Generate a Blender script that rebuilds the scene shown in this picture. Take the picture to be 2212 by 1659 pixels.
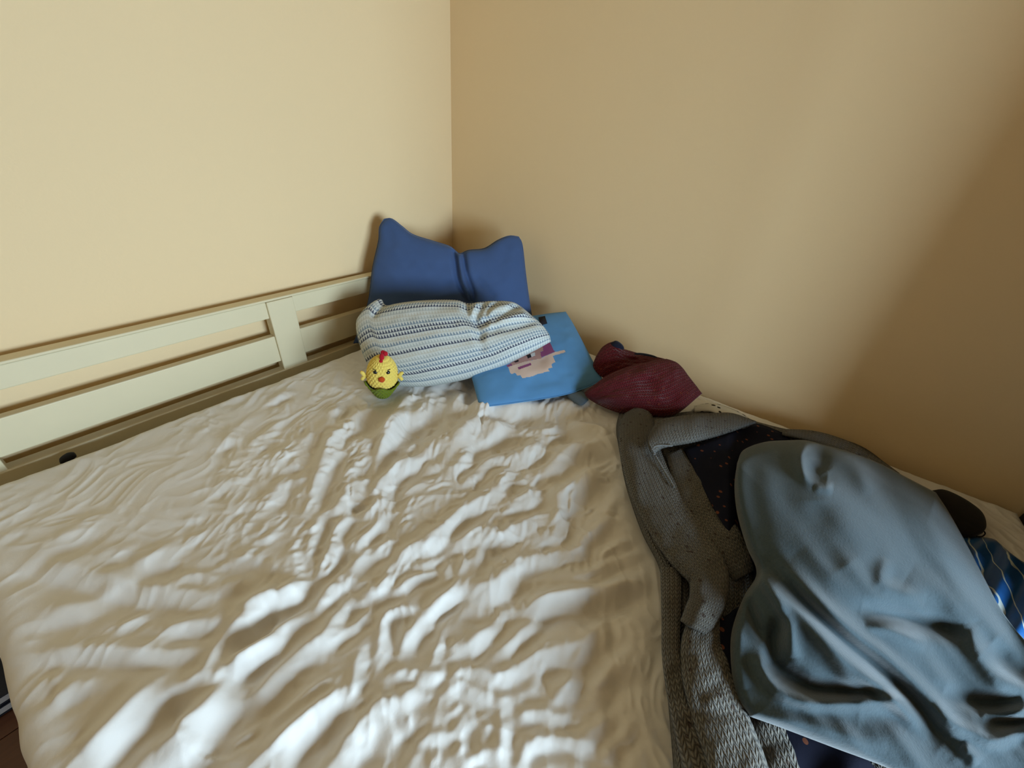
import bpy, math, random
import numpy as np
random.seed(4); rng = np.random.default_rng(7)
for o in list(bpy.data.objects): bpy.data.objects.remove(o)
scene = bpy.context.scene
COL = scene.collection

# ------------------------------------------------------------------ camera
IW, IH, F = 2212.0, 1659.0, 850.0
CX, CY = IW / 2, IH / 2
ZM = 0.55                                   # height of the mattress top above the floor
def rot(yaw, pitch, roll):
    a = math.radians(225 + yaw); p = math.radians(pitch); r = math.radians(roll)
    f = np.array([math.cos(a) * math.cos(p), math.sin(a) * math.cos(p), -math.sin(p)])
    rt = np.cross(f, [0, 0, 1]); rt /= np.linalg.norm(rt); up = np.cross(rt, f)
    return np.array([rt * math.cos(r) + up * math.sin(r), -(up * math.cos(r) - rt * math.sin(r)), f])
RM = rot(-10.37, 32.167, 4.68)              # rows: right, down, forward
CAM = np.array([1.3691, 1.3464, ZM + 0.70])
cam_data = bpy.data.cameras.new('camera'); cam = bpy.data.objects.new('camera', cam_data); COL.objects.link(cam)
cam_data.sensor_fit = 'HORIZONTAL'; cam_data.sensor_width = 36.0; cam_data.lens = F * 36.0 / IW
cam_data.clip_start = 0.02
from mathutils import Matrix, Vector
m3 = Matrix((RM[0], -RM[1], -RM[2])).transposed()
cam.matrix_world = Matrix.Translation(Vector(CAM)) @ m3.to_4x4()
scene.camera = cam

# ------------------------------------------------------------------ light
scene.view_settings.view_transform = 'Standard'
scene.view_settings.look = 'None'
scene.view_settings.exposure = 0.0
scene.view_settings.gamma = 1.0
scene.view_settings.use_curve_mapping = False
world = bpy.data.worlds.new('sky'); scene.world = world; world.use_nodes = True
bgn = world.node_tree.nodes['Background']
bgn.inputs['Color'].default_value = (0.72, 0.86, 1.0, 1); bgn.inputs['Strength'].default_value = 1.0
ROOM_X, ROOM_Y, ROOM_Z = 4.2, 2.95, 2.6
CUP_Y = 2.022                                 # front of the cupboard past the foot of the bed
WIN = (0.55, 1.62, 0.61, 1.38)               # window opening on the wall y = ROOM_Y: x0, x1, z0, z1
ld = bpy.data.lights.new('window_daylight', 'AREA'); lo = bpy.data.objects.new('window_daylight', ld); COL.objects.link(lo)
ld.shape = 'RECTANGLE'; ld.size = WIN[1] - WIN[0]; ld.size_y = WIN[3] - WIN[2]
ld.energy = 91; ld.color = (0.62, 0.83, 1.0)
lo.location = ((WIN[0] + WIN[1]) / 2, ROOM_Y + 0.02, (WIN[2] + WIN[3]) / 2)
lo.rotation_euler = (math.radians(-90), 0, 0)   # shines towards -y

# ------------------------------------------------------------------ helpers
def unproj(u, v, z):
    """pixel(s) -> world point(s) at height z above the mattress"""
    u = np.asarray(u, float); v = np.asarray(v, float); z = np.broadcast_to(np.asarray(z, float), u.shape)
    d = (u[..., None] - CX) / F * RM[0] + (v[..., None] - CY) / F * RM[1] + RM[2]
    return CAM + d * ((z + ZM - CAM[2]) / d[..., 2])[..., None]
def unplane(u, v, n, c):
    u = np.asarray(u, float); v = np.asarray(v, float); n = np.asarray(n, float)
    d = (u[..., None] - CX) / F * RM[0] + (v[..., None] - CY) / F * RM[1] + RM[2]
    return CAM + d * ((c - CAM @ n) / (d @ n))[..., None]
def proj(P):
    q = (np.asarray(P, float) - CAM) @ RM.T
    return CX + F * q[..., 0] / q[..., 2], CY + F * q[..., 1] / q[..., 2], q[..., 2]
def plane3(a, b, c):
    n = np.cross(b - a, c - a); n /= np.linalg.norm(n)
    if n @ (CAM - a) < 0: n = -n
    return n, n @ a
def smooth_line(pts, n):
    """Catmull-Rom through pts, resampled at n+1 even steps"""
    p = np.asarray(pts, float)
    if len(p) > 2:
        q = np.vstack([2 * p[0] - p[1], p, 2 * p[-1] - p[-2]]); out = []
        t = np.linspace(0, 1, 12, endpoint=False)[:, None]
        for i in range(1, len(q) - 2):
            a, b, c, d = q[i - 1], q[i], q[i + 1], q[i + 2]
            out.append(0.5 * (2 * b + (c - a) * t + (2 * a - 5 * b + 4 * c - d) * t ** 2 + (3 * b - a - 3 * c + d) * t ** 3))
        p = np.vstack(out + [p[-1:]])
    L = np.r_[0, np.cumsum(np.linalg.norm(np.diff(p[:, :2], axis=0), axis=1))]
    s = np.linspace(0, L[-1], n + 1)
    return np.stack([np.interp(s, L, p[:, k]) for k in range(p.shape[1])], 1)
def coons(top, right, bottom, left, nu, nv):
    """top/bottom run left to right, left/right run top to bottom"""
    T = smooth_line(top, nu); B = smooth_line(bottom, nu); Lf = smooth_line(left, nv); Rt = smooth_line(right, nv)
    s = np.linspace(0, 1, nu + 1)[None, :, None]; t = np.linspace(0, 1, nv + 1)[:, None, None]
    c00, c10, c01, c11 = [(a + b) / 2 for a, b in ((T[0], Lf[0]), (T[-1], Rt[0]), (B[0], Lf[-1]), (B[-1], Rt[-1]))]
    g = (1 - t) * T[None] + t * B[None] + (1 - s) * Lf[:, None] + s * Rt[:, None] \
        - ((1 - s) * (1 - t) * c00 + s * (1 - t) * c10 + (1 - s) * t * c01 + s * t * c11)
    return g[..., 0], g[..., 1], s[0, :, 0][None, :] * np.ones((nv + 1, 1)), t[:, 0, 0][:, None] * np.ones((1, nu + 1))
def stroke_dist(U, V, pts):
    """capsule distance, signed side offset and position along a polyline"""
    best = np.full(U.shape, 1e9); side = np.zeros(U.shape); along = np.zeros(U.shape); acc = 0.0
    for (x0, y0), (x1, y1) in zip(pts[:-1], pts[1:]):
        dx, dy = x1 - x0, y1 - y0; L2 = dx * dx + dy * dy + 1e-12; L = math.sqrt(L2)
        t = np.clip(((U - x0) * dx + (V - y0) * dy) / L2, 0, 1)
        px, py = U - (x0 + t * dx), V - (y0 + t * dy); d = np.hypot(px, py)
        sd = (px * -dy + py * dx) / L
        m = d < best
        best = np.where(m, d, best); side = np.where(m, sd, side); along = np.where(m, acc + t * L, along); acc += L
    return best, side, along, acc
def folds(U, V, strokes, taper=False):
    out = np.zeros(U.shape)
    for pts, w, amp in strokes:
        p = smooth_line(pts, max(4, 3 * len(pts)))
        d, s, al, tot = stroke_dist(U, V, p)
        tp = np.clip(np.minimum(al, tot - al) / (0.35 * tot), 0, 1) if taper else 1.0
        out += amp * np.exp(-d * d / (2 * w * w)) * (0.15 + 0.85 * tp * (2 - tp) if taper else 1.0)
    return out
def vnoise(x, y, seed=0):
    """smooth value noise"""
    r = np.random.default_rng(seed); tab = r.random((64, 64)) * 2 - 1
    xi = np.floor(x).astype(int); yi = np.floor(y).astype(int); fx = x - xi; fy = y - yi
    fx = fx * fx * (3 - 2 * fx); fy = fy * fy * (3 - 2 * fy)
    g = lambda a, b: tab[a % 64, b % 64]
    return (g(xi, yi) * (1 - fx) + g(xi + 1, yi) * fx) * (1 - fy) + (g(xi, yi + 1) * (1 - fx) + g(xi + 1, yi + 1) * fx) * fy

def props(o, label=None, cat=None, group=None, kind=None):
    if label: o['label'] = label
    if cat: o['category'] = cat
    if group: o['group'] = group
    if kind: o['kind'] = kind
    return o
def link(name, me, mat=None, parent=None, smooth=True):
    o = bpy.data.objects.new(name, me); COL.objects.link(o)
    if mat is not None and len(me.materials) == 0: me.materials.append(mat)
    me.polygons.foreach_set('use_smooth', [smooth] * len(me.polygons))
    if parent is not None:
        o.parent = parent; o.matrix_parent_inverse = parent.matrix_world.inverted()
    return o
def empty(name, loc, label, cat):
    e = bpy.data.objects.new(name, None); COL.objects.link(e); e.location = loc; e.empty_display_size = 0.05
    bpy.context.view_layer.update()
    return props(e, label, cat)
def grid_mesh(name, P, uv=None, flip=False, extra=None):
    """P [nv+1, nu+1, 3]; extra = second grid sharing the rim (closed cushion)"""
    nv, nu = P.shape[0] - 1, P.shape[1] - 1
    idx = np.arange((nv + 1) * (nu + 1)).reshape(nv + 1, nu + 1)
    def quads(ix, fl):
        q = np.stack([ix[:-1, :-1], ix[:-1, 1:], ix[1:, 1:], ix[1:, :-1]], -1).reshape(-1, 4)
        return q[:, ::-1] if fl else q
    co = P.reshape(-1, 3); fq = quads(idx, flip); uvs = None
    if uv is not None: uvs = np.stack(uv, -1).reshape(-1, 2)
    if extra is not None:
        ix2 = idx.copy(); inner = np.arange((nv - 1) * (nu - 1)).reshape(nv - 1, nu - 1) + len(co)
        ix2[1:-1, 1:-1] = inner
        co = np.vstack([co, extra[1:-1, 1:-1].reshape(-1, 3)])
        fq = np.vstack([fq, quads(ix2, not flip)])
        if uvs is not None: uvs = np.vstack([uvs, np.stack(uv, -1)[1:-1, 1:-1].reshape(-1, 2)])
    me = bpy.data.meshes.new(name)
    me.vertices.add(len(co)); me.vertices.foreach_set('co', co.astype(np.float32).ravel())
    nf = len(fq)
    me.loops.add(nf * 4); me.loops.foreach_set('vertex_index', fq.astype(np.int32).ravel())
    me.polygons.add(nf); me.polygons.foreach_set('loop_start', np.arange(0, nf * 4, 4, dtype=np.int32))
    me.update(calc_edges=True)
    if uvs is not None:
        l = me.uv_layers.new(name='UVMap'); l.data.foreach_set('uv', uvs[fq.ravel()].astype(np.float32).ravel())
    me.validate()
    return me
def solid(o, th):
    m = o.modifiers.new('thickness', 'SOLIDIFY'); m.thickness = th; m.offset = -1
def box_mesh(name, x0, x1, y0, y1, z0, z1, bevel=0.0, seg=2):
    import bmesh
    bm = bmesh.new(); bmesh.ops.create_cube(bm, size=1)
    for v in bm.verts:
        v.co = Vector(((x0 + x1) / 2 + v.co.x * (x1 - x0), (y0 + y1) / 2 + v.co.y * (y1 - y0), (z0 + z1) / 2 + v.co.z * (z1 - z0)))
    if bevel: bmesh.ops.bevel(bm, geom=bm.edges[:] , offset=bevel, segments=seg, affect='EDGES', profile=0.5)
    me = bpy.data.meshes.new(name); bm.to_mesh(me); bm.free(); return me
def lathe_mesh(name, prof, seg, fn=None):
    """prof: (r, z) pairs bottom to top; fn(theta, k, r, z) -> r, z"""
    prof = np.asarray(prof, float); th = np.linspace(0, 2 * math.pi, seg + 1)
    R_, T_ = np.meshgrid(prof[:, 0], th, indexing='ij'); Z_ = np.repeat(prof[:, 1][:, None], seg + 1, 1)
    if fn: R_, Z_ = fn(T_, R_, Z_)
    R_[:, -1] = R_[:, 0]; Z_[:, -1] = Z_[:, 0]
    P = np.stack([R_ * np.cos(T_), R_ * np.sin(T_), Z_], -1)
    import bmesh
    me = grid_mesh(name, P); bm = bmesh.new(); bm.from_mesh(me)
    bmesh.ops.remove_doubles(bm, verts=bm.verts, dist=1e-6); bmesh.ops.recalc_face_normals(bm, faces=bm.faces); bm.to_mesh(me); bm.free()
    return me
def tube_mesh(name, pts, rad, seg=10):
    p = np.asarray(pts, float); n = len(p); rad = np.broadcast_to(rad, n)
    tan = np.gradient(p, axis=0); tan /= np.linalg.norm(tan, axis=1)[:, None]
    ref = np.array([0.31, 0.17, 0.93]); th = np.linspace(0, 2 * math.pi, seg + 1); rows = []
    for k in range(n):
        a = np.cross(tan[k], ref); a /= np.linalg.norm(a); b = np.cross(tan[k], a)
        rows.append(p[k] + rad[k] * (np.cos(th)[:, None] * a + np.sin(th)[:, None] * b))
    rows = [np.repeat(p[:1], seg + 1, 0)] + rows + [np.repeat(p[-1:], seg + 1, 0)]
    import bmesh
    me = grid_mesh(name, np.array(rows)); bm = bmesh.new(); bm.from_mesh(me)
    bmesh.ops.remove_doubles(bm, verts=bm.verts, dist=1e-6); bmesh.ops.recalc_face_normals(bm, faces=bm.faces); bm.to_mesh(me); bm.free()
    return me

# ------------------------------------------------------------------ materials
class NT:
    def __init__(s, name):
        s.m = bpy.data.materials.new(name); s.m.use_nodes = True; s.t = s.m.node_tree; s.n = s.t.nodes
        s.b = s.n['Principled BSDF']
    def node(s, typ, **kw):
        n = s.n.new(typ)
        for k, v in kw.items(): setattr(n, k, v)
        return n
    def put(s, sock, val):
        if isinstance(val, bpy.types.NodeSocket): s.t.links.new(val, sock)
        elif val is not None: sock.default_value = val
    def math(s, op, a, b=None, c=None):
        n = s.node('ShaderNodeMath', operation=op)
        for i, v in enumerate((a, b, c)): s.put(n.inputs[i], v) if v is not None else None
        return n.outputs[0]
    def mix(s, fac, a, b):
        n = s.node('ShaderNodeMix', data_type='RGBA')
        s.put(n.inputs[0], fac); s.put(n.inputs[6], a); s.put(n.inputs[7], b); return n.outputs[2]
    def noise(s, scale, detail=3, vec=None, rough=0.5):
        n = s.node('ShaderNodeTexNoise'); n.inputs['Scale'].default_value = scale; n.inputs['Detail'].default_value = detail
        n.inputs['Roughness'].default_value = rough
        s.put(n.inputs['Vector'], vec if vec is not None else s.obj()); return n.outputs['Fac']
    def obj(s):
        if not hasattr(s, '_o'): s._o = s.node('ShaderNodeTexCoord')
        return s._o.outputs['Object']
    def uv(s):
        s.obj(); sp = s.node('ShaderNodeSeparateXYZ'); s.t.links.new(s._o.outputs['UV'], sp.inputs[0]); return sp.outputs[0], sp.outputs[1]
    def bump(s, h, strength, dist=0.002):
        n = s.node('ShaderNodeBump'); n.inputs['Strength'].default_value = strength; n.inputs['Distance'].default_value = dist
        s.t.links.new(h, n.inputs['Height'])
        if s.b.inputs['Normal'].is_linked: s.t.links.new(s.b.inputs['Normal'].links[0].from_socket, n.inputs['Normal'])
        s.t.links.new(n.outputs[0], s.b.inputs['Normal'])
    def fin(s, col=None, rough=0.8, spec=0.3, sheen=0.0):
        if col is not None: s.put(s.b.inputs['Base Color'], col)
        s.b.inputs['Roughness'].default_value = rough; s.b.inputs['Specular IOR Level'].default_value = spec
        if sheen: s.b.inputs['Sheen Weight'].default_value = sheen; s.b.inputs['Sheen Roughness'].default_value = 0.4
        return s.m
def rgba(c): return (c[0], c[1], c[2], 1.0)
def plain(name, col, rough=0.7, spec=0.3, nscale=None, var=0.12, bump=0.0, bdist=0.001, sheen=0.0):
    t = NT(name); c = rgba(col)
    if nscale:
        f = t.noise(nscale, 4); lo_ = rgba([x * (1 - var) for x in col]); hi_ = rgba([min(1, x * (1 + var)) for x in col])
        c = t.mix(f, lo_, hi_)
        if bump: t.bump(f, bump, bdist)
    return t.fin(c, rough, spec, sheen)
def wall_mat(name, col):
    t = NT(name)
    big = t.noise(1.3, 2); c = t.mix(big, rgba([x * 0.97 for x in col]), rgba([min(1, x * 1.03) for x in col]))
    t.bump(t.noise(140, 3), 0.25, 0.0015); t.bump(t.noise(9, 2), 0.12, 0.006)
    return t.fin(c, 0.75, 0.25)
def knit_mat(name, col, dark, fleck=None, cs=0.0085, rs=0.0065, bump=0.9, hair=0.3):
    """rows of V stitches in UV metres (u along the strip, v across it)"""
    t = NT(name); u, v = t.uv()
    col_i = t.math('DIVIDE', v, cs); fx = t.math('SUBTRACT', t.math('FRACT', col_i), 0.5); ax = t.math('ABSOLUTE', fx)
    row = t.math('ADD', t.math('DIVIDE', u, rs), t.math('MULTIPLY', ax, 1.6))
    fr = t.math('ABSOLUTE', t.math('SUBTRACT', t.math('FRACT', row), 0.5))
    h = t.math('SUBTRACT', 1.0, t.math('MULTIPLY', t.math('MULTIPLY', fr, fr), 4.0))
    colgap = t.math('SUBTRACT', 1.0, t.math('POWER', t.math('MULTIPLY', ax, 2.0), 4.0))
    cen = t.math('MINIMUM', t.math('MULTIPLY', ax, 8.0), 1.0)
    h = t.math('MULTIPLY', t.math('MULTIPLY', h, colgap), t.math('ADD', 0.4, t.math('MULTIPLY', cen, 0.6)))
    n = t.noise(420, 3); big = t.noise(60, 2)
    h2 = t.math('ADD', h, t.math('MULTIPLY', n, hair))
    c = t.mix(t.math('MULTIPLY', h, 0.9), rgba(dark), rgba(col))
    c = t.mix(t.math('MULTIPLY', n, 0.45), c, rgba([min(1, x * 1.6) for x in col]))
    if fleck:
        vo = t.node('ShaderNodeTexVoronoi'); vo.inputs['Scale'].default_value = 46; t.t.links.new(t.obj(), vo.inputs['Vector'])
        msk = t.math('LESS_THAN', vo.outputs['Distance'], 0.16)
        c = t.mix(t.math('MULTIPLY', msk, 0.8), c, rgba(fleck))
    t.bump(h2, bump, 0.004)
    return t.fin(c, 0.95, 0.1, 0.15)

WALL = (0.85, 0.635, 0.37)
M_wall = wall_mat('wall_paint', WALL)
M_ceil = plain('ceiling_warm_bounce', (0.50, 0.33, 0.17), 0.6, 0.3, 6, 0.08)  # brown invented for the unseen ceiling, to warm and dim the bounced light
M_white = plain('white_lacquer', (0.71, 0.61, 0.40), 0.45, 0.4, 14, 0.03, 0.05)
M_frame = plain('window_paint', (0.8, 0.8, 0.78), 0.4)
def sheet_mat():
    t = NT('cotton_sheet'); f = t.noise(5, 3)
    c = t.mix(f, rgba((0.755, 0.72, 0.68)), rgba((0.815, 0.785, 0.745)))
    t.bump(t.noise(900, 2), 0.08, 0.0006); t.bump(t.noise(70, 4, rough=0.6), 0.16, 0.003)
    return t.fin(c, 0.62, 0.25, 0.05)
M_sheet = sheet_mat()
M_mattress = plain('mattress_ticking', (0.72, 0.66, 0.55), 0.85, 0.2, 40, 0.06, 0.1)
def wood_mat(name, a, b):
    t = NT(name); mp = t.node('ShaderNodeMapping'); mp.inputs['Scale'].default_value = (3, 40, 8)
    t.t.links.new(t.obj(), mp.inputs[0]); f = t.noise(3, 5, mp.outputs[0])
    inf = t.node('ShaderNodeObjectInfo'); f2 = t.math('ADD', t.math('MULTIPLY', f, 0.7), t.math('MULTIPLY', inf.outputs['Random'], 0.3))
    t.bump(f, 0.1, 0.001)
    return t.fin(t.mix(f2, rgba(a), rgba(b)), 0.35, 0.45)
M_floor = wood_mat('dark_wood', (0.07, 0.022, 0.008), (0.17, 0.06, 0.022))
M_sub = plain('subfloor', (0.03, 0.015, 0.008))

# ------------------------------------------------------------------ the room
def struct(name, *b, mat=M_wall, bevel=0):
    return props(link(name, box_mesh(name, *b, bevel), mat, smooth=False), kind='structure')
floor = struct('floor', 0, ROOM_X, 0, ROOM_Y, -0.05, -0.012, mat=M_sub)
props(floor, 'dark brown wooden plank floor', None)
pw = 0.14; pl = box_mesh('plank', 0, 1.2 - 0.003, 0, pw - 0.002, -0.012, 0.0, 0.0012, 1); pl.materials.append(M_floor)
j = 0; y = 0.0
while y < ROOM_Y - 0.01:
    x = -((j * 0.47) % 1.2)
    while x < ROOM_X:
        if x + 1.2 > 0.0:
            a, b_ = max(x, 0), min(x + 1.2, ROOM_X)
            if b_ - a > 0.05:
                o = bpy.data.objects.new('plank', pl); COL.objects.link(o); o.parent = floor
                o.location = (a, y, 0); o.scale = ((b_ - a) / 1.2, min(1, (ROOM_Y - y) / pw), 1)
        x += 1.2
    y += pw; j += 1
# the two visible walls, with a slightly uneven painted edge where they meet
def wall_grid(name, axis, length, uneven):
    nu, nv = 80, 60
    s = np.linspace(0, 1, nu + 1) ** 1.0 * length; z = np.linspace(0, ROOM_Z, nv + 1)
    S, Z = np.meshgrid(s, z)
    D = np.zeros(S.shape)
    P = np.stack([S, -D * 0 + D, Z], -1) if axis == 'x' else np.stack([D, S, Z], -1)
    o = link(name, grid_mesh(name, P, flip=(axis == 'x')), M_wall, smooth=False)
    solid(o, 0.12); o.modifiers['thickness'].offset = -1
    return props(o, kind='structure')
props(wall_grid('wall_left', 'x', ROOM_X, 3), 'cream painted wall behind the white headboard')
props(wall_grid('wall_right', 'y', ROOM_Y, 5), 'shaded beige painted wall beside the grey blankets')
struct('wall_side', ROOM_X, ROOM_X + 0.12, 0, ROOM_Y, 0, ROOM_Z)
struct('ceiling', 0, ROOM_X, 0, ROOM_Y, ROOM_Z, ROOM_Z + 0.1, mat=M_ceil)
wx0, wx1, wz0, wz1 = WIN
import bmesh
def window_wall():
    bm = bmesh.new()
    for b in ((0, wx0, 0, ROOM_Z), (wx1, ROOM_X, 0, ROOM_Z), (wx0, wx1, 0, wz0), (wx0, wx1, wz1, ROOM_Z)):
        t = box_mesh('tmp', b[0], b[1], ROOM_Y, ROOM_Y + 0.12, b[2], b[3]); bm.from_mesh(t); bpy.data.meshes.remove(t)
    me = bpy.data.meshes.new('wall_back'); bm.to_mesh(me); bm.free(); return me
props(link('wall_back', window_wall(), M_wall, smooth=False), kind='structure')
win = props(link('window_1', box_mesh('window_1', wx0 - 0.05, wx1 + 0.05, ROOM_Y - 0.04, ROOM_Y, wz0 - 0.045, wz0, 0.004), M_frame, smooth=False), 'white window sill and frame', None, None, 'structure')
for n_, b in (('window_frame', (wx0, wx0 + 0.05, wz0, wz1)), ('window_frame', (wx1 - 0.05, wx1, wz0, wz1)), ('window_frame', (wx0, wx1, wz1 - 0.05, wz1)), ('window_mullion', ((wx0 + wx1) / 2 - 0.03, (wx0 + wx1) / 2 + 0.03, wz0, wz1))):
    link(n_, box_mesh(n_, b[0], b[1], ROOM_Y - 0.03, ROOM_Y, b[2], b[3], 0.003), M_frame, win, False)

# ------------------------------------------------------------------ bed
BX0, BX1, BY1 = 0.045, 1.595, 2.015
bed = empty('bed', ((BX0 + BX1) / 2, 1.05, 0), 'white painted wooden bed with slatted headboard along the cream wall', 'bed')
def part(name, b, mat=M_white, parent=bed, bevel=0.003):
    return link(name, box_mesh(name, *b, bevel), mat, parent, False)
for x0, x1 in ((BX0 + 0.01, 0.135), (0.802, 0.884), (1.512, BX1)):
    part('headboard_post', (x0, x1, 0.034, 0.072, 0.0 if x0 != 0.802 else ZM - 0.3, ZM + 0.214))
for x0, x1 in ((0.135, 0.802), (0.884, 1.512)):
    part('headboard_board', (x0, x1, 0.040, 0.066, ZM + 0.160, ZM + 0.214))
    part('headboard_board', (x0, x1, 0.040, 0.066, ZM + 0.008, ZM + 0.099))
part('headboard_cap', (BX0 + 0.006, BX1 + 0.002, 0.030, 0.070, ZM + 0.2145, ZM + 0.222))
part('head_rail', (BX0 + 0.01, BX1, 0.040, 0.075, ZM - 0.28, ZM - 0.022))
for x0 in (BX0, BX1 - 0.03): part('side_rail', (x0, x0 + 0.03, 0.076, BY1, ZM - 0.36, ZM - 0.20))
part('foot_rail', (BX0 + 0.031, BX1 - 0.031, BY1 - 0.03, BY1, ZM - 0.36, ZM - 0.20))
part('slat_base', (BX0 + 0.031, BX1 - 0.031, 0.077, BY1 - 0.031, ZM - 0.26, ZM - 0.235))
for x0 in (BX0, BX1 - 0.06): part('leg', (x0, x0 + 0.06, BY1 - 0.062, BY1 - 0.0, 0, ZM - 0.361))

# ------------------------------------------------------------------ sheet with its creases
SX0, SX1, SY0, SY1 = 0.045, 1.555, 0.152, 2.0
mt = link('mattress', box_mesh('mattress', SX0 + 0.02, SX1 + 0.01, SY0 + 0.02, SY1 - 0.02, ZM - 0.234, ZM - 0.03, 0.05, 4), M_mattress, smooth=True)
props(mt, 'thick mattress under the white sheet', 'mattress')
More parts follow.
